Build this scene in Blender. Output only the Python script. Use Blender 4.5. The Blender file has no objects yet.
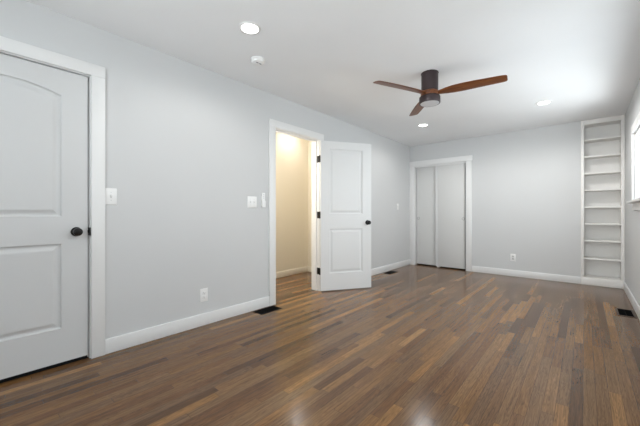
import bpy, bmesh, math, random
from mathutils import Vector, Matrix
S = bpy.context.scene
COL = S.collection
R_ = math.radians

# ------------------------------------------------------------------ room measures (metres)
X_RIGHT, Y_FAR, Y_BACK, H = 3.17, 6.05, -1.30, 2.44
X_HALL = -1.07
WT = 0.12

# ------------------------------------------------------------------ camera
cam_d = bpy.data.cameras.new('camera')
cam = bpy.data.objects.new('camera', cam_d)
COL.objects.link(cam)
cam.location = (2.742, 0.0, 1.063)
cam.rotation_euler = (R_(90), 0, R_(40.68))
cam_d.sensor_width = 36.0
cam_d.lens = 307.7 / 640 * 36.0
cam_d.clip_start = 0.05
S.camera = cam

# ------------------------------------------------------------------ exposure
S.view_settings.view_transform = 'Standard'
S.view_settings.look = 'None'
S.view_settings.exposure = -0.05
S.view_settings.gamma = 1.0
S.view_settings.use_curve_mapping = False

# ------------------------------------------------------------------ sky
world = bpy.data.worlds.new('sky')
S.world = world
world.use_nodes = True
bg = world.node_tree.nodes['Background']
bg.inputs['Color'].default_value = (0.86, 0.93, 1.0, 1)
bg.inputs['Strength'].default_value = 4.0

# ------------------------------------------------------------------ daylight at the far window, an added ceiling glow, fill at two added windows
def window_light(name, loc, direction, sx, sy, watts, color):
    d = bpy.data.lights.new(name, 'AREA')
    d.shape = 'RECTANGLE'
    d.size, d.size_y = sx, sy
    d.energy = watts
    d.color = color
    o = bpy.data.objects.new(name, d)
    COL.objects.link(o)
    o.location = loc
    o.rotation_euler = Vector(direction).to_track_quat('-Z', 'Y').to_euler()
    return o
XR_ = X_RIGHT + WT
DAY = (0.965, 0.985, 1.0)
window_light('daylight_far_window', (XR_ + 0.12, 4.35, 1.60), (-1, 0, 0.2), 1.0, 0.70, 18, DAY)
glow = window_light('added_ceiling_glow', (XR_ + 0.26, 4.62, 1.0), (-0.77, 0.36, 1.44), 0.4, 0.4, 2.6, DAY)  # added lamp outside the window, aimed up to brighten a ceiling patch
glow.data.spread = R_(105)
window_light('added_side_fill', (XR_ + 0.10, 3.00, 1.50), (-1, 0, 0.1), 1.4, 1.1, 11, DAY)  # fill lamp outside the added side window
window_light('added_back_fill_up', (2.10, Y_BACK - WT - 0.30, 0.75), (-0.15, 1, 1.3), 1.7, 1.0, 150, DAY)  # added fill behind the viewer, tilted up to bounce off the ceiling
window_light('added_back_fill_level', (2.10, Y_BACK - WT - 0.10, 1.46), (0.1, 1, 0.0), 1.65, 1.0, 22, DAY).data.spread = R_(100)  # second added fill, aimed level at the bookcase end
LAMP_W = 13.0      # a recessed ceiling lamp
HALL_W = 22.0      # mostly for the added hall fill lamp

# ------------------------------------------------------------------ material helpers
def srgb(r, g, b):
    f = lambda c: (c / 12.92) if c <= 0.04045 else ((c + 0.055) / 1.055) ** 2.4
    return (f(r / 255), f(g / 255), f(b / 255), 1)

class NT:
    def __init__(s, name):
        s.m = bpy.data.materials.new(name)
        s.m.use_nodes = True
        s.t = s.m.node_tree
        s.b = s.t.nodes['Principled BSDF']
    def n(s, kind, **kw):
        x = s.t.nodes.new(kind)
        for k, v in kw.items():
            setattr(x, k, v)
        return x
    def l(s, a, b):
        s.t.links.new(a, b)
    def math(s, op, a, b=None, c=None):
        x = s.n('ShaderNodeMath', operation=op)
        for i, v in enumerate((a, b, c)):
            if v is None:
                continue
            if isinstance(v, (int, float)):
                x.inputs[i].default_value = v
            else:
                s.l(v, x.inputs[i])
        return x.outputs[0]

def paint(name, col, rough=0.5, bump=0.0, scale=200.0, spec=0.4, var=0.02):
    k = NT(name)
    tc = k.n('ShaderNodeTexCoord')
    nz = k.n('ShaderNodeTexNoise')
    nz.inputs['Scale'].default_value = scale
    nz.inputs['Detail'].default_value = 3
    k.l(tc.outputs['Object'], nz.inputs['Vector'])
    n2 = k.n('ShaderNodeTexNoise')
    n2.inputs['Scale'].default_value = 1.7
    k.l(tc.outputs['Object'], n2.inputs['Vector'])
    mx = k.n('ShaderNodeMix', data_type='RGBA')
    mx.inputs[6].default_value = tuple(c * (1 - var) for c in col[:3]) + (1,)
    mx.inputs[7].default_value = tuple(min(1, c * (1 + var)) for c in col[:3]) + (1,)
    k.l(n2.outputs['Fac'], mx.inputs[0])
    k.l(mx.outputs[2], k.b.inputs['Base Color'])
    k.b.inputs['Roughness'].default_value = rough
    k.b.inputs['Specular IOR Level'].default_value = spec
    if bump:
        bp = k.n('ShaderNodeBump')
        bp.inputs['Strength'].default_value = bump
        bp.inputs['Distance'].default_value = 0.004
        k.l(nz.outputs['Fac'], bp.inputs['Height'])
        k.l(bp.outputs['Normal'], k.b.inputs['Normal'])
    return k.m

def metal(name, col, rough=0.35, met=0.8):
    k = NT(name)
    tc = k.n('ShaderNodeTexCoord')
    nz = k.n('ShaderNodeTexNoise')
    nz.inputs['Scale'].default_value = 60
    k.l(tc.outputs['Object'], nz.inputs['Vector'])
    r = k.math('MULTIPLY_ADD', nz.outputs['Fac'], 0.15, rough - 0.07)
    k.l(r, k.b.inputs['Roughness'])
    k.b.inputs['Base Color'].default_value = col
    k.b.inputs['Metallic'].default_value = met
    return k.m

def emit(name, col, strength, base=(0.9, 0.9, 0.9, 1)):
    k = NT(name)
    k.b.inputs['Base Color'].default_value = base
    k.b.inputs['Emission Color'].default_value = col
    k.b.inputs['Emission Strength'].default_value = strength
    k.b.inputs['Roughness'].default_value = 0.4
    return k.m

def floor_wood():
    k = NT('oak_strip_floor')
    tc = k.n('ShaderNodeTexCoord')
    sp = k.n('ShaderNodeSeparateXYZ')
    k.l(tc.outputs['Object'], sp.inputs[0])
    x, y = sp.outputs['X'], sp.outputs['Y']
    W = 0.057
    xs = k.math('DIVIDE', x, W)
    bi = k.math('FLOOR', xs)
    fx = k.math('FRACT', xs)
    wn = k.n('ShaderNodeTexWhiteNoise', noise_dimensions='1D')
    k.l(bi, wn.inputs['W'])
    L = k.math('MULTIPLY_ADD', wn.outputs['Value'], 0.75, 0.50)
    wn2 = k.n('ShaderNodeTexWhiteNoise', noise_dimensions='1D')
    k.l(k.math('ADD', bi, 71.3), wn2.inputs['W'])
    off = k.math('MULTIPLY', wn2.outputs['Value'], 9.0)
    ys = k.math('ADD', k.math('DIVIDE', y, L), off)
    # uneven board lengths along one row
    wob = k.math('MULTIPLY', k.math('SINE', k.math('MULTIPLY', ys, 2.1)), 0.28)
    ys = k.math('ADD', ys, wob)
    bj = k.math('FLOOR', ys)
    fy = k.math('FRACT', ys)
    cmb = k.n('ShaderNodeCombineXYZ')
    k.l(bi, cmb.inputs[0]); k.l(bj, cmb.inputs[1])
    rnd = k.n('ShaderNodeTexWhiteNoise', noise_dimensions='3D')
    k.l(cmb.outputs[0], rnd.inputs['Vector'])
    rc = k.n('ShaderNodeSeparateColor')
    k.l(rnd.outputs['Color'], rc.inputs[0])
    # board tone
    ramp = k.n('ShaderNodeValToRGB')
    cr = ramp.color_ramp
    cr.interpolation = 'LINEAR'
    stops = [(0.0, (82, 57, 36)), (0.14, (100, 70, 44)), (0.30, (116, 82, 51)), (0.46, (104, 79, 56)),
             (0.60, (125, 89, 53)), (0.75, (115, 88, 61)), (0.90, (136, 98, 58)), (1.0, (154, 115, 71))]
    while len(cr.elements) < len(stops):
        cr.elements.new(0.5)
    for e, (p, c) in zip(cr.elements, stops):
        e.position = p
        e.color = srgb(*c)
    k.l(rnd.outputs['Value'], ramp.inputs[0])
    # grain: long streaks, shifted on every board
    gv = k.n('ShaderNodeCombineXYZ')
    k.l(k.math('ADD', k.math('MULTIPLY', x, 110.0), k.math('MULTIPLY', rc.outputs[0], 90.0)), gv.inputs[0])
    k.l(k.math('ADD', k.math('MULTIPLY', y, 3.2), k.math('MULTIPLY', rc.outputs[1], 60.0)), gv.inputs[1])
    k.l(k.math('MULTIPLY', bj, 3.7), gv.inputs[2])
    g1 = k.n('ShaderNodeTexNoise')
    g1.inputs['Scale'].default_value = 1.0
    g1.inputs['Detail'].default_value = 5
    g1.inputs['Roughness'].default_value = 0.65
    g1.inputs['Distortion'].default_value = 0.6
    k.l(gv.outputs[0], g1.inputs['Vector'])
    # cathedral figure
    cv = k.n('ShaderNodeCombineXYZ')
    k.l(k.math('MULTIPLY_ADD', fx, 1.5, k.math('MULTIPLY', rc.outputs[2], 40.0)), cv.inputs[0])
    k.l(k.math('MULTIPLY', y, 1.9), cv.inputs[1])
    k.l(k.math('MULTIPLY', bi, 1.37), cv.inputs[2])
    g2 = k.n('ShaderNodeTexNoise')
    g2.inputs['Scale'].default_value = 1.3
    g2.inputs['Detail'].default_value = 2
    k.l(cv.outputs[0], g2.inputs['Vector'])
    rings = k.math('FRACT', k.math('MULTIPLY', g2.outputs['Fac'], 13.0))
    rings = k.math('ABSOLUTE', k.math('SUBTRACT', rings, 0.5))
    fig = k.math('ADD', k.math('MULTIPLY', g1.outputs['Fac'], 0.75), k.math('MULTIPLY', rings, 0.35))
    # grain to a factor round one
    gr = k.n('ShaderNodeMapRange')
    gr.inputs['From Min'].default_value = 0.25
    gr.inputs['From Max'].default_value = 0.7
    gr.inputs['To Min'].default_value = 0.45
    gr.inputs['To Max'].default_value = 1.5
    k.l(fig, gr.inputs['Value'])
    mul = k.n('ShaderNodeVectorMath', operation='SCALE')
    k.l(ramp.outputs[0], mul.inputs[0])
    k.l(gr.outputs[0], mul.inputs['Scale'])
    # worn, greyer patches
    wearn = k.n('ShaderNodeTexNoise')
    wearn.inputs['Scale'].default_value = 1.1
    wearn.inputs['Detail'].default_value = 4
    k.l(tc.outputs['Object'], wearn.inputs['Vector'])
    wr = k.n('ShaderNodeMapRange')
    wr.inputs['From Min'].default_value = 0.42
    wr.inputs['From Max'].default_value = 0.72
    wr.inputs['To Max'].default_value = 0.22
    k.l(wearn.outputs['Fac'], wr.inputs['Value'])
    mixw = k.n('ShaderNodeMix', data_type='RGBA')
    k.l(wr.outputs[0], mixw.inputs[0])
    k.l(mul.outputs[0], mixw.inputs[6])
    mixw.inputs[7].default_value = srgb(108, 84, 60)
    # seams
    ex = k.math('MINIMUM', fx, k.math('SUBTRACT', 1.0, fx))
    sx = k.math('LESS_THAN', ex, 0.022)
    ey = k.math('MULTIPLY', k.math('MINIMUM', fy, k.math('SUBTRACT', 1.0, fy)), L)
    sy = k.math('LESS_THAN', ey, 0.0016)
    seam = k.math('MAXIMUM', sx, sy)
    mixs = k.n('ShaderNodeMix', data_type='RGBA')
    k.l(k.math('MULTIPLY', seam, 0.5), mixs.inputs[0])
    k.l(mixw.outputs[2], mixs.inputs[6])
    mixs.inputs[7].default_value = srgb(40, 30, 25)
    k.l(mixs.outputs[2], k.b.inputs['Base Color'])
    rr = k.math('MULTIPLY_ADD', g1.outputs['Fac'], 0.10, 0.13)
    k.l(rr, k.b.inputs['Roughness'])
    k.b.inputs['Specular IOR Level'].default_value = 0.36
    bp = k.n('ShaderNodeBump')
    bp.inputs['Strength'].default_value = 0.12
    bp.inputs['Distance'].default_value = 0.002
    hh = k.math('SUBTRACT', k.math('MULTIPLY', g1.outputs['Fac'], 0.4), seam)
    k.l(hh, bp.inputs['Height'])
    k.l(bp.outputs['Normal'], k.b.inputs['Normal'])
    return k.m

def blade_wood(name, dark, light):
    k = NT(name)
    tc = k.n('ShaderNodeTexCoord')
    mp = k.n('ShaderNodeMapping')
    mp.inputs['Scale'].default_value = (3.0, 45.0, 45.0)
    k.l(tc.outputs['Object'], mp.inputs['Vector'])
    nz = k.n('ShaderNodeTexNoise')
    nz.inputs['Scale'].default_value = 1.6
    nz.inputs['Detail'].default_value = 5
    nz.inputs['Distortion'].default_value = 1.2
    k.l(mp.outputs[0], nz.inputs['Vector'])
    mx = k.n('ShaderNodeMix', data_type='RGBA')
    mx.inputs[6].default_value = dark
    mx.inputs[7].default_value = light
    mr = k.n('ShaderNodeMapRange')
    mr.inputs['From Min'].default_value = 0.3
    mr.inputs['From Max'].default_value = 0.7
    k.l(nz.outputs['Fac'], mr.inputs['Value'])
    k.l(mr.outputs[0], mx.inputs[0])
    k.l(mx.outputs[2], k.b.inputs['Base Color'])
    k.b.inputs['Roughness'].default_value = 0.38
    return k.m

def glass():
    k = NT('window_glass')
    t = k.t
    tr = k.n('ShaderNodeBsdfTransparent')
    tr.inputs['Color'].default_value = (0.96, 0.98, 0.98, 1)
    gl = k.n('ShaderNodeBsdfGlossy')
    gl.inputs['Roughness'].default_value = 0.02
    lw = k.n('ShaderNodeLayerWeight')
    lw.inputs['Blend'].default_value = 0.5
    fac = k.math('MULTIPLY_ADD', k.math('POWER', lw.outputs['Facing'], 5.0), 0.7, 0.04)
    mx = k.n('ShaderNodeMixShader')
    k.l(fac, mx.inputs[0])
    k.l(tr.outputs[0], mx.inputs[1])
    k.l(gl.outputs[0], mx.inputs[2])
    k.l(mx.outputs[0], t.nodes['Material Output'].inputs['Surface'])
    return k.m

M = {}
M['wall'] = paint('pale_grey_wall_paint', (0.63, 0.636, 0.638, 1), 0.62, 0.05, 260, 0.3)
M['ceiling'] = paint('stippled_ceiling_paint', (0.875, 0.885, 0.895, 1), 0.8, 0.35, 75, 0.2, 0.03)
M['trim'] = paint('white_trim_paint', (0.795, 0.795, 0.79, 1), 0.38, 0.02, 120, 0.45, 0.01)
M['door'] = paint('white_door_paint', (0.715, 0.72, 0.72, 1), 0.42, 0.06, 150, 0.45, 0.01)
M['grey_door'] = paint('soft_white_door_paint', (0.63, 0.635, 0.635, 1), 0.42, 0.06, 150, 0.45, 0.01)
M['closet_door'] = paint('off_white_closet_door_paint', (0.67, 0.67, 0.66, 1), 0.5, 0.03, 120, 0.35, 0.01)
M['shelf'] = paint('warm_white_shelf_paint', (0.86, 0.845, 0.82, 1), 0.45, 0.03, 120, 0.4, 0.01)
M['hall_wall'] = paint('cream_hall_paint', (0.79, 0.735, 0.62, 1), 0.65, 0.05, 240, 0.3)
M['hall_trim'] = paint('cream_white_hall_trim', (0.84, 0.80, 0.71, 1), 0.4, 0.02, 120, 0.4, 0.01)
M['plastic'] = paint('white_switch_plastic', (0.86, 0.86, 0.85, 1), 0.3, 0.0, 100, 0.5, 0.005)
M['socket'] = paint('grey_socket_face', (0.60, 0.60, 0.60, 1), 0.35, 0.0, 100, 0.5, 0.005)
M['slot'] = paint('dark_slot', (0.05, 0.05, 0.05, 1), 0.7)
M['black'] = metal('black_bronze_metal', (0.014, 0.013, 0.013, 1), 0.32, 0.6)
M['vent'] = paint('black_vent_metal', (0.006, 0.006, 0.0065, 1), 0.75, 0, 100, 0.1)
M['vent_brown'] = metal('brown_vent_metal', (0.09, 0.072, 0.06, 1), 0.5, 0.4)
M['fan_metal'] = metal('dark_bronze_fan_metal', (0.055, 0.040, 0.042, 1), 0.45, 0.5)
M['blade'] = blade_wood('walnut_blade_wood', srgb(78, 42, 22), srgb(134, 80, 44))
M['lens_off'] = paint('frosted_fan_lens', (0.62, 0.62, 0.635, 1), 0.45, 0, 100, 0.4, 0.0)
M['lens_on'] = emit('lit_downlight_lens', (1.0, 0.985, 0.96, 1), 9.0)
M['hall_lens'] = emit('lit_hall_lens', (1.0, 0.93, 0.88, 1), 66.0)
M['steel'] = metal('satin_steel', (0.30, 0.30, 0.30, 1), 0.35, 0.9)
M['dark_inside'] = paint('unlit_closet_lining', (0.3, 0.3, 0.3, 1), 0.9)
M['floor'] = floor_wood()
M['glass'] = glass()

# ------------------------------------------------------------------ mesh helpers
def bx(bm, lo, hi, bev=0.0, seg=2):
    """an axis-aligned box, its edges optionally eased"""
    lo, hi = Vector(lo), Vector(hi)
    r = bmesh.ops.create_cube(bm, size=1.0)
    vs = r['verts']
    c, s = (lo + hi) / 2, hi - lo
    for v in vs:
        v.co = Vector((v.co.x * s.x + c.x, v.co.y * s.y + c.y, v.co.z * s.z + c.z))
    if bev:
        es = list({e for v in vs for e in v.link_edges})
        bmesh.ops.bevel(bm, geom=es, offset=bev, segments=seg, profile=0.5, affect='EDGES')

def lathe(bm, prof, n=32, axis='Z', at=(0, 0, 0)):
    """revolve (radius, height) pairs; ends closed where radius is 0 or left as caps"""
    at = Vector(at)
    rings = []
    def P(r, h, a):
        c, s = r * math.cos(a), r * math.sin(a)
        return at + (Vector((c, s, h)) if axis == 'Z' else Vector((h, c, s)) if axis == 'X' else Vector((s, h, c)))
    for r, h in prof:
        if r < 1e-6:
            rings.append([bm.verts.new(P(0, h, 0))])
        else:
            rings.append([bm.verts.new(P(r, h, 2 * math.pi * i / n)) for i in range(n)])
    for a, b in zip(rings, rings[1:]):
        for i in range(n):
            j = (i + 1) % n
            q = [a[i % len(a)], a[j % len(a)], b[j % len(b)], b[i % len(b)]]
            u = []
            for v in q:
                if v not in u:
                    u.append(v)
            if len(u) > 2:
                bm.faces.new(u)
    for k, rg in ((0, rings[0]), (1, rings[-1])):
        if len(rg) > 2:
            bm.faces.new(rg if k else rg[::-1])

def obj(name, bm, mat, parent=None, smooth=False, matrix=None):
    bmesh.ops.recalc_face_normals(bm, faces=bm.faces)
    if smooth:
        for f in bm.faces:
            f.smooth = True
        for e in bm.edges:
            if len(e.link_faces) == 2 and e.calc_face_angle(0) > R_(38):
                e.smooth = False
    me = bpy.data.meshes.new(name)
    bm.to_mesh(me)
    bm.free()
    me.materials.append(mat)
    o = bpy.data.objects.new(name, me)
    COL.objects.link(o)
    if parent:
        o.parent = parent
    if matrix:
        o.matrix_local = matrix
    return o

def boxes(name, lst, mat, parent=None, bev=0.0):
    bm = bmesh.new()
    for lo, hi in lst:
        bx(bm, lo, hi, bev)
    return obj(name, bm, mat, parent, smooth=bool(bev))

def tag(o, label, cat, group=None, kind=None):
    o['label'] = label
    o['category'] = cat
    if group:
        o['group'] = group
    if kind:
        o['kind'] = kind
    return o

def thing(name, label, cat, loc=(0, 0, 0), rz=0.0, group=None, kind=None):
    o = bpy.data.objects.new(name, None)
    o.empty_display_size = 0.05
    COL.objects.link(o)
    o.location = loc
    o.rotation_euler = (0, 0, rz)
    return tag(o, label, cat, group, kind)

def struct(name, lst, mat, label, cat, bev=0.0):
    return tag(boxes(name, lst, mat, None, bev), label, cat, None, 'structure')

def copy_tree(o, parent=None):
    c = o.copy()
    COL.objects.link(c)
    if parent:
        c.parent = parent
    for ch in list(o.children):
        copy_tree(ch, c)
    return c

# ------------------------------------------------------------------ shell: floor, ceiling
XL, XR, YB, YF = X_HALL - WT, X_RIGHT + WT, Y_BACK - WT, Y_FAR + 0.80
struct('floor', [((XL, YB, -0.12), (XR, YF, 0.0))], M['floor'],
       'dark brown strip oak floor of mixed board tones', 'floor')
struct('ceiling', [((XL, YB, H), (XR, YF, H + 0.12))], M['ceiling'],
       'white lightly stippled flat ceiling over the room', 'ceiling')

# door openings in the left wall
D1A, D1B, D1T = -0.224, 0.608, 2.062       # closed arched-panel door
D2A, D2B, D2T = 2.386, 3.172, 2.055        # open doorway to the hall
J = 0.018
struct('wall_left', [
    ((-WT, YB, 0), (0, D1A - J, H)),
    ((-WT, D1A - J, D1T + J), (0, D1B + J, H)),
    ((-WT, D1B + J, 0), (0, D2A - J, H)),
    ((-WT, D2A - J, D2T + J), (0, D2B + J, H)),
    ((-WT, D2B + J, 0), (0, YF, H))], M['wall'],
    'long pale grey wall holding the two white panelled doors', 'wall')
# far wall: closet opening and bookcase recess
CA, CB, CT = 0.104, 1.083, 2.015
BA = 2.70
struct('wall_far', [
    ((0, Y_FAR, 0), (CA - J, Y_FAR + WT, H)),
    ((CA - J, Y_FAR, CT + J), (CB + J, Y_FAR + WT, H)),
    ((CB + J, Y_FAR, 0), (BA, Y_FAR + WT, H))], M['wall'],
    'pale grey end wall between the closet and the bookcase', 'wall')
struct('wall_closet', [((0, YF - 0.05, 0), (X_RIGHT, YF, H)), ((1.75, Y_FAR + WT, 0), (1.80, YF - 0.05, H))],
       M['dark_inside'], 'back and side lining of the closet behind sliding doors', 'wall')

def wall_with_window(axis, pos0, pos1, a0, a1, wins):
    """boxes of a wall along Y (axis 'X') or along X (axis 'Y') with window holes (u0,u1,z0,z1)"""
    out = []
    def add(u0, u1, z0, z1):
        if axis == 'X':
            out.append(((pos0, u0, z0), (pos1, u1, z1)))
        else:
            out.append(((u0, pos0, z0), (u1, pos1, z1)))
    u = a0
    for (u0, u1, z0, z1) in sorted(wins):
        add(u, u0, 0, H)
        add(u0, u1, 0, z0)
        add(u0, u1, z1, H)
        u = u1
    add(u, a1, 0, H)
    return out

W1 = (3.75, 4.953, 1.197, 1.96)
W2 = (2.30, 3.70, 0.90, 2.02)
W3 = (1.25, 2.95, 0.90, 2.02)
struct('wall_right', wall_with_window('X', X_RIGHT, XR, YB, YF, [W1, W2]), M['wall'],
       'pale grey wall with the bright window by the bookcase and an added one', 'wall')
struct('wall_back', wall_with_window('Y', YB, Y_BACK, 0, X_RIGHT, [W3]), M['wall'],
       'pale grey wall behind the viewer with one added wide window', 'wall')
# the hall beyond the open door
struct('wall_hall', [((XL, YB, 0), (X_HALL, YF, H)),
                     ((X_HALL, 2.02, 0), (-WT, 2.10, H)), ((X_HALL, 4.10, 0), (-WT, 4.18, H))], M['hall_wall'],
       'cream yellow hall wall seen through the open doorway', 'wall')
bm = bmesh.new()
bx(bm, (-WT - 0.004, 2.10, 0), (-WT, D2A - 0.10, H))
bx(bm, (-WT - 0.004, D2B + 0.10, 0), (-WT, 4.10, H))
bx(bm, (-WT - 0.004, D2A - 0.10, D2T + 0.10), (-WT, D2B + 0.10, H))
tag(obj('wall_hall_near', bm, M['hall_wall']), 'cream paint on the hall face of the doorway wall', 'wall', None, 'structure')

# ------------------------------------------------------------------ baseboards
BH, BT = 0.112, 0.016
def base(name, lst, label, mat=None):
    bm = bmesh.new()
    for lo, hi in lst:
        bx(bm, lo, hi, 0.004, 2)
    return tag(obj(name, bm, mat or M['trim'], None, True), label, 'baseboard', None, 'structure')
base('baseboard_left', [((0, Y_BACK, 0), (BT, D1A - 0.092, BH)), ((0, D1B + 0.092, 0), (BT, D2A - 0.098, BH)),
                        ((0, D2B + 0.085, 0), (BT, Y_FAR, BH))], 'white baseboard along the long grey wall with two doors')
base('baseboard_far', [((CB + 0.107, Y_FAR - BT, 0), (BA, Y_FAR, 0.104))], 'white baseboard between the closet and the bookcase')
base('baseboard_right', [((X_RIGHT - BT, Y_BACK, 0), (X_RIGHT, Y_FAR - 0.012, BH))], 'white baseboard under the window beside the bookcase')
base('baseboard_back', [((BT, Y_BACK, 0), (X_RIGHT - BT, Y_BACK + BT, BH))], 'white baseboard of the wall behind the viewer')
base('baseboard_hall', [((X_HALL, 2.10, 0), (X_HALL + 0.016, 4.10, 0.10)), ((X_HALL + 0.016, 4.084, 0), (-WT - 0.004, 4.10, 0.10))], 'cream baseboard in the hall beyond the open door', M['hall_trim'])

# ------------------------------------------------------------------ door casings and jambs
def casing_left_wall(name, a, b, t, label, wl, wr, wt, head_extra=0.0):
    """flat casing round an opening a..b, top t, in the wall at x = 0"""
    bm = bmesh.new()
    rv = 0.006
    bx(bm, (0, a - wl, 0), (0.02, a - rv, t + rv), 0.0025)
    bx(bm, (0, b + rv, 0), (0.02, b + wr, t + rv), 0.0025)
    bx(bm, (0, a - wl - head_extra, t + rv), (0.021, b + wr + head_extra, t + wt), 0.0025)
    return tag(obj(name, bm, M['trim'], None, True), label, 'door trim', None, 'structure')
casing_left_wall('trim_1', D1A, D1B, D1T, 'wide flat white casing round the closed arched-panel door', 0.092, 0.092, 0.091)
casing_left_wall('trim_2', D2A, D2B, D2T, 'flat white casing round the open hall doorway', 0.098, 0.080, 0.088)
def jamb_left_wall(name, a, b, t, label, stop_x, hall_case):
    bm = bmesh.new()
    x0 = -WT - 0.012
    bx(bm, (x0, a - J, 0), (0.0, a, t + J))
    bx(bm, (x0, b, 0), (0.0, b + J, t + J))
    bx(bm, (x0, a, t), (0.0, b, t + J))
    s0, s1 = stop_x
    bx(bm, (s0, a, 0), (s1, a + 0.011, t - 0.011), 0.002)
    bx(bm, (s0, b - 0.011, 0), (s1, b, t - 0.011), 0.002)
    bx(bm, (s0, a, t - 0.011), (s1, b, t), 0.002)
    if hall_case:
        bx(bm, (-WT - 0.024, a - 0.09, 0), (-WT - 0.005, a - 0.004, t + 0.004))
        bx(bm, (-WT - 0.024, b + 0.004, 0), (-WT - 0.005, b + 0.09, t + 0.004))
        bx(bm, (-WT - 0.024, a - 0.09, t + 0.004), (-WT - 0.005, b + 0.09, t + 0.09))
    return tag(obj(name, bm, M['trim']), label, 'door frame', None, 'structure')
jamb_left_wall('trim_3', D1A, D1B, D1T, 'white jamb inside the closed arched-panel door casing', (-0.085, -0.046), False)
tr4 = jamb_left_wall('trim_4', D2A, D2B, D2T, 'white jamb lining the open hall doorway', (-0.078, -0.044), True)
boxes('strike_plate', [((-0.034, D2A - 0.001, 0.90), (-0.006, D2A + 0.0015, 0.96))], M['black'], tr4)
s = boxes('strike_plate', [((-0.03, D1B - 0.0035, 0.90), (0.0225, D1B + 0.001, 0.957))], M['black'], bpy.data.objects['trim_3'])

# ------------------------------------------------------------------ panelled doors
def loop_rect(u0, u1, v0, v1, rise, n=14):
    """closed outline, counter-clockwise; the top edge an arc of the given rise; plus for every point a tag for matching"""
    pts = [(u0, v0), (u1, v0), (u1, v1)]
    for i in range(1, n):
        t = 1 - i / n
        pts.append((u0 + (u1 - u0) * t, v1 + rise * (1 - (2 * t - 1) ** 2)))
    pts.append((u0, v1))
    return pts

def panel_side(bm, w, h, panels, n0, sgn):
    """one moulded face of a door in the plane n = n0 (sgn = outward direction of n)"""
    vsplit = (panels[0][3] + panels[1][2]) / 2
    for k, (u0, u1, v0, v1, rise) in enumerate(panels):
        c0, c1 = (0.0, vsplit) if k == 0 else (vsplit, h)
        n = 14
        cell = [(0, c0), (w, c0), (w, c1)] + [(w * (1 - i / n), c1) for i in range(1, n)] + [(0, c1)]
        rings = [(cell, 0.0)]
        for ins, dep in ((0.0, 0.0), (0.002, 0.007), (0.008, 0.0125), (0.018, 0.0130), (0.026, 0.0105), (0.042, 0.0030), (0.050, 0.0020)):
            f = rise * (1 - 0.5 * ins / 0.05 * 0.2)
            rings.append((loop_rect(u0 + ins, u1 - ins, v0 + ins, v1 - ins, f, n), dep))
        vr = [[bm.verts.new((p[0], n0 - sgn * d, p[1])) for p in pts] for pts, d in rings]
        for a, b in zip(vr, vr[1:]):
            for i in range(len(a)):
                j = (i + 1) % len(a)
                bm.faces.new((a[i], a[j], b[j], b[i]))
        bm.faces.new(vr[-1])

def panel_slab(w, h, t, panels):
    """door leaf: u = x (0..w), v = z (0..h), thickness from y = 0 (front, faces -y) to y = t"""
    bm = bmesh.new()
    panel_side(bm, w, h, panels, 0.0, -1)
    panel_side(bm, w, h, panels, t, 1)
    for q in (((0, 0, 0), (0, t, 0), (0, t, h), (0, 0, h)), ((w, 0, 0), (w, t, 0), (w, t, h), (w, 0, h)),
              ((0, 0, 0), (w, 0, 0), (w, t, 0), (0, t, 0)), ((0, 0, h), (w, 0, h), (w, t, h), (0, t, h))):
        bm.faces.new([bm.verts.new(p) for p in q])
    bmesh.ops.remove_doubles(bm, verts=bm.verts, dist=0.00005)
    return bm

def knob_bm(u, v, n0, sgn):
    bm = bmesh.new()
    prof = [(0.0, 0), (0.032, 0), (0.033, 0.004), (0.028, 0.008), (0.013, 0.011), (0.011, 0.030), (0.017, 0.036), (0.026, 0.044),
            (0.0285, 0.053), (0.026, 0.061), (0.017, 0.066), (0.0, 0.068)]
    lathe(bm, [(r, n0 + sgn * d) for r, d in prof], 28, 'Y', (u, 0, v))
    return bm

def hinge_part(parent, x, y, z, leaf):
    """barrel plus the leaf screwed to the door edge"""
    bm = bmesh.new()
    lathe(bm, [(0, z - 0.048), (0.004, z - 0.048), (0.0068, z - 0.045), (0.0068, z + 0.045), (0.004, z + 0.048), (0, z + 0.048)], 14, 'Z', (x, y, 0))
    lo, hi = leaf
    bx(bm, (lo[0], lo[1], z - 0.045), (hi[0], hi[1], z + 0.045))
    return obj('hinge', bm, M['black'], parent, True)

# closed door with the arched upper panel: front faces +X into the room
w1 = D1B - D1A - 0.016
d1 = thing('door_1', 'closed white door with an arched upper panel and black knob', 'door', (-0.004, D1B - 0.017, 0.028), R_(-90), None, 'structure')
# local x runs towards -Y in the room after the -90 degree turn; local -y faces -X, so the room face is y = 0 turned by 180
d1.rotation_euler = (0, 0, R_(90))
d1.location = (-0.006, D1B - 0.011 - w1, 0.028)
st = 0.148
slab_h = D1T - 0.009 - 0.028
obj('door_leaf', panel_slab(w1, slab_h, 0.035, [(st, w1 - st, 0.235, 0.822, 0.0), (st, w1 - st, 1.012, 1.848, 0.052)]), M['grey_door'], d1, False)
obj('door_knob', knob_bm(w1 - 0.066, 0.902, 0.0, -1), M['black'], d1, True)
boxes('latch_plate', [((w1 - 0.0015, 0.004, 0.872), (w1 + 0.0012, 0.031, 0.93))], M['black'], d1)
boxes('latch_bolt', [((w1, 0.010, 0.892), (w1 + 0.012, 0.022, 0.910))], M['black'], d1)
boxes('gap_shade', [((0.0, 0.006, -0.024), (w1, 0.028, 0.0))], M['vent'], d1)  # black strip in place of the shade in the gap under the door
for z in (0.20, 1.0, 1.80):
    hinge_part(d1, -0.003, -0.006, z, ((-0.0015, 0.0), (0.0, 0.03)))

# open door, hinged on the far jamb and folded back towards the wall
w2, t2 = 0.752, 0.035
d2 = thing('door_2', 'white two-panel door standing open beside the hall doorway', 'door', (0.022, 3.162, 0.012), R_(58), None, 'structure')
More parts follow.
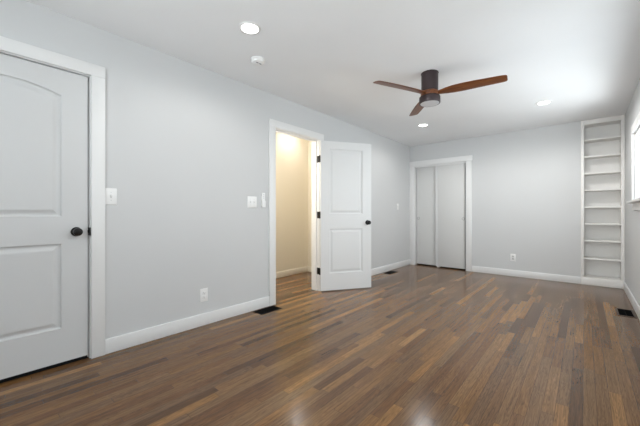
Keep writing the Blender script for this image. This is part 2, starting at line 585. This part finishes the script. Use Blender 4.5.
# local x = along the leaf, local -y = the face turned to the viewer
p2 = [(0.128, 0.615, 0.233, 0.835, 0.0), (0.128, 0.615, 1.040, 1.925, 0.0)]
leaf2 = obj('door_leaf', panel_slab(w2, 2.028, t2, p2), M['door'], d2, False)
leaf2.location = (0.0, -t2, 0)
k_ = obj('door_knob', knob_bm(w2 - 0.060, 0.918, -t2, -1), M['black'], d2, True)
k_ = obj('door_knob', knob_bm(w2 - 0.060, 0.918, 0.0, 1), M['black'], d2, True)
boxes('latch_plate', [((w2 - 0.001, -t2 + 0.004, 0.885), (w2 + 0.0012, -0.004, 0.945))], M['black'], d2)
for z in (0.259, 1.024, 1.785):
    hinge_part(d2, -0.004, 0.002, z, ((-0.0016, -0.030), (0.0, 0.0)))
# hinge leaves screwed to the jamb belong to the jamb
for z in (0.271, 1.036, 1.797):
    boxes('hinge_leaf', [((-0.036, D2B - 0.0018, z - 0.045), (0.014, D2B + 0.0005, z + 0.045))], M['black'], tr4)

# ------------------------------------------------------------------ closet with two sliding doors
bm = bmesh.new()
yo = Y_FAR
bx(bm, (0.0, yo - 0.02, 0), (CA - 0.003, yo, CT + 0.003), 0.0025)
bx(bm, (CB + 0.003, yo - 0.02, 0), (CB + 0.105, yo, CT + 0.003), 0.0025)
bx(bm, (0.0, yo - 0.024, CT + 0.003), (CB + 0.118, yo, CT + 0.100), 0.0025)
tag(obj('trim_6', bm, M['trim'], None, True), 'white casing with overhanging head round the closet doors', 'door trim', None, 'structure')
bm = bmesh.new()
bx(bm, (CA - J, yo, 0), (CA, yo + WT, CT + J))
bx(bm, (CB, yo, 0), (CB + J, yo + WT, CT + J))
bx(bm, (CA, yo, CT), (CB, yo + WT, CT + J))
t7 = tag(obj('trim_7', bm, M['trim']), 'white jamb lining the closet opening', 'door frame', None, 'structure')
boxes('door_track', [((CA, yo + 0.012, CT - 0.028), (CB, yo + 0.016, CT)), ((CA, yo + 0.016, CT - 0.006), (CB, yo + 0.11, CT))], M['trim'], t7)
def sliding_door(name, x0, x1, y0, label, pull_x, strip):
    r = thing(name, label, 'closet door', ((x0 + x1) / 2, y0, 0.0), 0, None, 'structure')
    hw = (x1 - x0) / 2
    bm = bmesh.new()
    bx(bm, (-hw, 0, 0.024), (hw, 0.034, CT - 0.012), 0.002)
    obj('door_panel', bm, M['closet_door'], r, True)
    bm = bmesh.new()
    px = pull_x - (x0 + x1) / 2
    lathe(bm, [(0, 0.003), (0.019, 0.002), (0.021, -0.0015), (0.026, -0.0025), (0.027, 0.001)], 24, 'Y', (px, 0, 0.955))
    obj('finger_pull', bm, M['steel'], r, True)
    if strip:
        boxes('edge_strip', [((-hw - 0.001, -0.002, 0.024), (-hw + 0.036, 0.0005, CT - 0.03))], M['door'], r, 0.0015)
    return r
sliding_door('door_3', CA + 0.010, 0.585, yo + 0.066, 'sliding closet door nearer the long wall, set behind the other', CA + 0.052, False)
sliding_door('door_4', 0.522, CB - 0.020, yo + 0.022, 'wider sliding closet door in front, nearer the bookcase', CB - 0.048, True)
g = boxes('door_guide', [((0.55, yo + 0.008, 0.0), (0.585, yo + 0.016, 0.030)), ((0.55, yo + 0.008, 0.0), (0.585, yo + 0.11, 0.006))], M['plastic'])
tag(g, 'small white plastic floor guide under the sliding closet doors', 'door guide')

# ------------------------------------------------------------------ built-in bookcase
bc = thing('bookcase', 'tall narrow white built-in bookcase in the room corner', 'bookcase', (BA, Y_FAR, 0))
bw, bd = X_RIGHT - BA, 0.235
sl, sr = 0.038, 0.037
kh, th = 0.112, 2.372
bm = bmesh.new()
for lo, hi in (((0.001, -0.012, kh), (sl, 0.008, H - 0.001)), ((bw - sr, -0.012, kh), (bw - 0.001, 0.008, H - 0.001)),
               ((sl, -0.012, th), (bw - sr, 0.008, H - 0.001))):
    bx(bm, lo, hi, 0.0015)
obj('face_frame', bm, M['shelf'], bc, True)
bm = bmesh.new()
bx(bm, (0.001, -0.0165, 0.0), (bw - 0.001, 0.008, kh - 0.001), 0.003)
obj('plinth', bm, M['shelf'], bc, True)
boxes('side_panel', [((sl - 0.02, 0.008, 0.02), (sl, bd, H - 0.001))], M['shelf'], bc)
boxes('side_panel', [((bw - sr, 0.008, 0.02), (bw - sr + 0.02, bd, H - 0.001))], M['shelf'], bc)
boxes('back_panel', [((sl - 0.02, bd, 0.02), (bw - sr + 0.02, bd + 0.012, H - 0.001))], M['shelf'], bc)
boxes('top_panel', [((sl, 0.008, th + 0.002), (bw - sr, bd, th + 0.02))], M['shelf'], bc)
boxes('bottom_panel', [((sl, 0.008, kh - 0.022), (bw - sr, bd, kh - 0.001))], M['shelf'], bc)
for z in (2.157, 1.908, 1.659, 1.409, 1.158, 0.908, 0.662, 0.396):
    bm = bmesh.new()
    bx(bm, (sl + 0.0005, -0.004, z - 0.021), (bw - sr - 0.0005, bd - 0.001, z), 0.0015)
    obj('shelf', bm, M['shelf'], bc, True)

# ------------------------------------------------------------------ windows
def window(name, axis, pos, win, label, outward, outer, single=False):
    """frame, sashes, panes, casing, sill and apron; axis 'X': wall in plane x = pos with u along Y"""
    u0, u1, z0, z1 = win
    r = thing(name, label, 'window', (0, 0, 0), 0, None, 'structure')
    def B(a, b, d0, d1, z_0, z_1):
        lo_d, hi_d = min(pos + outward * d0, pos + outward * d1), max(pos + outward * d0, pos + outward * d1)
        return ((lo_d, a, z_0), (hi_d, b, z_1)) if axis == 'X' else ((a, lo_d, z_0), (b, hi_d, z_1))
    cw = 0.09
    boxes('casing', [B(u0 - cw, u0, -0.02, 0, z0, z1), B(u1, u1 + cw, -0.02, 0, z0, z1), B(u0 - cw, u1 + cw, -0.022, 0, z1, z1 + cw)], M['trim'], r, 0.002)
    boxes('sill', [B(u0 - cw - 0.02, u1 + cw + 0.02, -0.058, 0.0, z0 - 0.022, z0), B(u0, u1, 0.0, 0.06, z0 - 0.022, z0)], M['trim'], r, 0.002)
    boxes('apron', [B(u0 - cw + 0.06, u1 + cw - 0.06, -0.018, 0, z0 - 0.105, z0 - 0.022)], M['trim'], r, 0.002)
    fw = 0.03
    boxes('frame', [B(u0, u0 + fw, 0.005, 0.11, z0, z1), B(u1 - fw, u1, 0.005, 0.11, z0, z1),
                    B(u0 + fw, u1 - fw, 0.005, 0.11, z1 - fw, z1), B(u0 + fw, u1 - fw, 0.06, 0.11, z0, z0 + fw)], M['trim'], r)
    zm = (z0 + z1) / 2
    for (a, b, d) in (((z0 + fw, z1 - fw, 0.07),) if single else ((z0 + fw, zm + 0.02, 0.055), (zm - 0.02, z1 - fw, 0.085))):
        q = 0.035
        s_ = boxes('sash', [B(u0 + fw, u0 + fw + q, d - 0.014, d + 0.014, a, b), B(u1 - fw - q, u1 - fw, d - 0.014, d + 0.014, a, b),
                            B(u0 + fw + q, u1 - fw - q, d - 0.014, d + 0.014, a, a + q), B(u0 + fw + q, u1 - fw - q, d - 0.014, d + 0.014, b - q, b)], M['trim'], r)
        boxes('pane', [B(u0 + fw + q, u1 - fw - q, d - 0.002, d + 0.002, a + q, b - q)], M['glass'], s_)
    return r
window('window_1', 'X', X_RIGHT, W1, 'bright white-cased window beside the bookcase corner', 1, XR, True)
window('added_window_2', 'X', X_RIGHT, W2, 'unseen white-cased window added in the side wall for light', 1, XR)  # out of view, put in to admit the side fill
window('added_window_3', 'Y', Y_BACK, W3, 'unseen white-cased window added behind the viewer for light', -1, YB)  # out of view, put in to admit the back fill

# ------------------------------------------------------------------ ceiling fan
fan = thing('ceiling_fan', 'dark bronze flush ceiling fan with three brown wooden blades', 'ceiling fan', (1.585, 3.005, H))
bm = bmesh.new()
lathe(bm, [(0, 0), (0.082, 0), (0.083, -0.006), (0.079, -0.010), (0.079, -0.176), (0.074, -0.182), (0, -0.182)], 40)
obj('canopy', bm, M['fan_metal'], fan, True)
bm = bmesh.new()
lathe(bm, [(0, -0.178), (0.070, -0.178), (0.084, -0.186), (0.086, -0.204), (0.084, -0.222), (0.072, -0.230), (0, -0.230)], 40)
obj('blade_hub', bm, M['blade'], fan, True)
bm = bmesh.new()
lathe(bm, [(0, -0.228), (0.088, -0.228), (0.096, -0.233), (0.099, -0.240), (0.099, -0.296), (0.096, -0.300), (0.090, -0.300), (0.088, -0.297), (0, -0.297)], 40)
obj('light_housing', bm, M['fan_metal'], fan, True)
bm = bmesh.new()
lathe(bm, [(0, -0.295), (0.0885, -0.295), (0.087, -0.301), (0.060, -0.306), (0.030, -0.308), (0, -0.3085)], 40)
obj('light_lens', bm, M['lens_off'], fan, True)
def blade_mesh():
    bm = bmesh.new()
    secs = [(0.055, 0.050, 0.030, 5), (0.085, 0.056, 0.028, 7), (0.12, 0.074, 0.023, 10), (0.16, 0.100, 0.018, 12), (0.22, 0.122, 0.014, 13), (0.30, 0.130, 0.012, 13),
            (0.40, 0.128, 0.012, 12), (0.50, 0.122, 0.011, 11), (0.58, 0.116, 0.010, 11), (0.628, 0.110, 0.009, 11), (0.644, 0.102, 0.008, 11), (0.652, 0.088, 0.007, 11), (0.656, 0.060, 0.005, 11)]
    rings = []
    n = 20
    for r, c, t, tw in secs:
        a = R_(tw)
        rg = []
        for i in range(n):
            th_ = 2 * math.pi * i / n
            cc, ss = math.cos(th_), math.sin(th_)
            u = 0.5 * c * math.copysign(abs(cc) ** 0.7, cc)
            v = 0.5 * t * math.copysign(abs(ss) ** 0.8, ss)
            # clockwise (-y) edge raised
            yy = u * math.cos(a) + v * math.sin(a)
            zz = -u * math.sin(a) + v * math.cos(a)
            rg.append(bm.verts.new((r, yy, zz + 0.004 * math.sin(r * 5))))
        rings.append(rg)
    for a, b in zip(rings, rings[1:]):
        for i in range(n):
            j = (i + 1) % n
            bm.faces.new((a[i], a[j], b[j], b[i]))
    bm.faces.new(rings[0][::-1]); bm.faces.new(rings[-1])
    return bm
b0 = obj('blade', blade_mesh(), M['blade'], fan, True)
b0.location = (0, 0, -0.206)
b0.rotation_euler = (0, 0, R_(6.5))
for a in (127.5, 247.0):
    b = b0.copy()
    COL.objects.link(b)
    b.parent = fan
    b.rotation_euler = (0, 0, R_(a))

# ------------------------------------------------------------------ recessed ceiling lights
def downlight(label, x, y, watts):
    r = thing('ceiling_light', label, 'ceiling light', (x, y, H), 0, 'recessed ceiling lights')
    bm = bmesh.new()
    lathe(bm, [(0.060, -0.0005), (0.080, -0.0005), (0.081, -0.003), (0.078, -0.006), (0.066, -0.008), (0.060, -0.006)], 40)
    obj('trim_ring', bm, M['plastic'], r, True)
    bm = bmesh.new()
    lathe(bm, [(0, -0.001), (0.064, -0.001), (0.064, -0.0065), (0, -0.0065)], 40)
    obj('lens', bm, M['lens_on'], r, True)
    d = bpy.data.lights.new('downlight_lamp', 'SPOT')
    d.energy = watts
    d.color = (1.0, 0.985, 0.96)
    d.spot_size = R_(175)
    d.spot_blend = 0.5
    d.shadow_soft_size = 0.06
    o = bpy.data.objects.new('downlight_lamp', d)
    COL.objects.link(o)
    o.parent = r
    o.location = (0, 0, -0.075)
    return r
downlight('lit recessed ceiling light near the smoke detector, above the doors', 0.854, 1.397, LAMP_W)
downlight('lit recessed ceiling light beyond the fan, nearest the sliding closet doors', 0.826, 4.702, LAMP_W * 1.2)
downlight('lit recessed ceiling light nearest the bookcase', 2.355, 4.723, LAMP_W * 3.0)
downlight('lit recessed ceiling light added over the viewer, out of the picture', 2.36, 1.40, LAMP_W * 2.0)  # unseen fourth lamp, added for light
# the hall's ceiling lamp, then an unseen one added as fill
def hall_lamp(label, x, y, watts, z):
    hl = thing('hall_light', label, 'ceiling light', (x, y, H), 0, 'hall ceiling lamps')
    bm = bmesh.new()
    lathe(bm, [(0, 0), (0.115, 0), (0.12, -0.006), (0.12, -0.018), (0.11, -0.022), (0, -0.022)], 40)
    obj('lamp_base', bm, M['plastic'], hl, True)
    bm = bmesh.new()
    lathe(bm, [(0, -0.020), (0.062, -0.020), (0.061, -0.032), (0.05, -0.040), (0.03, -0.044), (0, -0.045)], 40)
    obj('lamp_shade', bm, M['hall_lens'], hl, True)
    d = bpy.data.lights.new('hall_lamp', 'POINT')
    d.energy = watts
    d.color = (1.0, 0.955, 0.87)
    d.shadow_soft_size = 0.12
    o = bpy.data.objects.new('hall_lamp', d)
    COL.objects.link(o)
    o.parent = hl
    o.location = (0, 0, -z)
hall_lamp('warm round ceiling lamp in the hall just past the open doorway', -0.85, 3.62, HALL_W * 0.01, 0.4)
hall_lamp('unseen fill lamp added on the hall ceiling behind the wall', -0.62, 2.36, HALL_W, 0.75)  # made-up lamp out of view that brightens the hall wall

# ------------------------------------------------------------------ smoke detector
sd = thing('smoke_detector', 'small round white smoke detector on the ceiling', 'smoke detector', (0.520, 1.730, H))
sd.scale = (1.12, 1.12, 1.0)
bm = bmesh.new()
lathe(bm, [(0, 0), (0.056, 0), (0.058, -0.004), (0.058, -0.012), (0.052, -0.014), (0, -0.014)], 36)
obj('base_plate', bm, M['plastic'], sd, True)
bm = bmesh.new()
lathe(bm, [(0, -0.012), (0.053, -0.012), (0.054, -0.020), (0.046, -0.034), (0.030, -0.040), (0, -0.041)], 36)
obj('cover', bm, M['plastic'], sd, True)
boxes('vent_slot', [((0.010, -0.026, -0.0405), (0.020, 0.022, -0.0375))], M['slot'], sd)

# ------------------------------------------------------------------ switches and outlets; local: x across, -y out of the wall, z up
def wall_frame(name, label, cat, loc, wall, group=None):
    return thing(name, label, cat, loc, {'left': R_(90), 'far': 0.0}[wall], group)
def plate(parent, w, h, t=0.006):
    bm = bmesh.new()
    bx(bm, (-w / 2, -t, -h / 2), (w / 2, 0, h / 2), 0.0025, 2)
    return obj('cover_plate', bm, M['plastic'], parent, True)
def switch(label, loc, wall, w, h, xs):
    r = wall_frame('light_switch', label, 'light switch', loc, wall, 'wall switches')
    plate(r, w, h)
    for x in xs:
        boxes('toggle_slot', [((x - 0.005, -0.0066, -0.012), (x + 0.005, -0.0058, 0.012))], M['socket'], r)
        bm = bmesh.new()
        r4 = bmesh.ops.create_cube(bm, size=1.0, matrix=Matrix.Translation((x, -0.011, 0.004)) @ Matrix.Rotation(R_(28), 4, 'X') @ Matrix.Diagonal((0.008, 0.016, 0.009, 1)))
        obj('toggle', bm, M['plastic'], r)
        for z in (-0.03, 0.03):
            bm = bmesh.new()
            lathe(bm, [(0, -0.0058), (0.003, -0.0058), (0.003, -0.0070), (0, -0.0072)], 12, 'Y', (x, 0, z))
            obj('screw', bm, M['socket'], r, True)
    return r
switch('single white toggle switch beside the closed arched-panel door', (0, 0.7405, 1.19), 'left', 0.078, 0.124, (0.0,))
switch('double white toggle switch plate before the open hall doorway', (0, 2.055, 1.182), 'left', 0.122, 0.122, (-0.023, 0.023))
switch('small white switch plate on the wall past the open door', (0, 5.49, 1.185), 'left', 0.074, 0.118, (0.0,))
# slim remote in its wall cradle
rc = wall_frame('fan_remote', 'slim white remote in a wall cradle beside the hall doorway casing', 'remote control', (0, 2.205, 1.205), 'left')
bm = bmesh.new()
bx(bm, (-0.021, -0.014, -0.05), (0.021, -0.004, 0.085), 0.004, 3)
obj('remote_body', bm, M['plastic'], rc, True)
bm = bmesh.new()
bx(bm, (-0.026, -0.004, -0.078), (0.026, 0, 0.045), 0.001)
bx(bm, (-0.026, -0.022, -0.078), (0.026, -0.004, -0.050), 0.002)
bx(bm, (-0.026, -0.022, -0.05), (-0.0215, -0.004, 0.0), 0.001)
bx(bm, (0.0215, -0.022, -0.05), (0.026, -0.004, 0.0), 0.001)
bx(bm, (-0.026, -0.022, -0.05), (0.026, -0.0175, -0.012), 0.001)
obj('cradle', bm, M['plastic'], rc, True)
bm = bmesh.new()
for z in (0.065, 0.045, 0.025):
    bm = bmesh.new()
    lathe(bm, [(0, -0.0138), (0.006, -0.0138), (0.006, -0.0150), (0, -0.0152)], 16, 'Y', (0, 0, z))
    obj('button', bm, M['socket'], rc, True)

def outlet(label, loc, wall):
    r = wall_frame('wall_outlet', label, 'wall outlet', loc, wall, 'wall outlets')
    plate(r, 0.078, 0.124)
    for z in (-0.0195, 0.0195):
        bm = bmesh.new()
        bx(bm, (-0.0165, -0.0085, z - 0.0145), (0.0165, -0.0055, z + 0.0145), 0.0014)
        rec = obj('receptacle', bm, M['socket'] if wall == 'far' else M['plastic'], r, True)
        boxes('slot', [((-0.008, -0.0089, z - 0.001), (-0.006, -0.0083, z + 0.008)), ((0.006, -0.0089, z - 0.001), (0.008, -0.0083, z + 0.006)),
                       ((-0.0025, -0.0089, z - 0.010), (0.0025, -0.0083, z - 0.005))], M['slot'], rec)
    bm = bmesh.new()
    lathe(bm, [(0, -0.0058), (0.003, -0.0058), (0.003, -0.0070), (0, -0.0072)], 12, 'Y', (0, 0, 0))
    obj('screw', bm, M['socket'], r, True)
    return r
outlet('white outlet low on the long wall between the two doors', (0, 1.497, 0.285), 'left')
outlet('white outlet low on the end wall between closet and bookcase', (1.83, Y_FAR, 0.312), 'far')

# ------------------------------------------------------------------ floor vents
def floor_vent(label, cx, cy, wx, wy, rim):
    r = thing('floor_vent', label, 'floor vent', (cx, cy, 0), 0, 'floor vents')
    f = 0.016
    bm = bmesh.new()
    hx, hy = wx / 2, wy / 2
    for lo, hi in (((-hx, -hy, 0), (hx, -hy + f, 0.005)), ((-hx, hy - f, 0), (hx, hy, 0.005)),
                   ((-hx, -hy + f, 0), (-hx + f, hy - f, 0.005)), ((hx - f, -hy + f, 0), (hx, hy - f, 0.005))):
        bx(bm, lo, hi, 0.0015)
    obj('vent_frame', bm, rim, r, True)
    bm = bmesh.new()
    n = 16
    for i in range(n):
        y = -hy + f + (i + 0.5) * (wy - 2 * f) / n
        bmesh.ops.create_cube(bm, size=1.0, matrix=Matrix.Translation((0, y, 0.003)) @ Matrix.Rotation(R_(35), 4, 'X') @ Matrix.Diagonal((wx - 2 * f, 0.002, 0.004, 1)))
    bx(bm, (-0.002, -hy + f, 0.0015), (0.002, hy - f, 0.0045))
    obj('louvre_grille', bm, M['vent'], r)
    boxes('duct_opening', [((-hx + f, -hy + f, 0.0), (hx - f, hy - f, 0.0008))], M['vent'], r)
    return r
floor_vent('black floor vent at the wall just before the open hall doorway', 0.115, 2.180, 0.145, 0.285, M['vent'])
floor_vent('black floor vent by the wall between open door and closet', 0.122, 4.985, 0.145, 0.285, M['vent'])
floor_vent('brown-rimmed black floor vent under the bright window', 3.072, 4.60, 0.14, 0.315, M['vent_brown'])
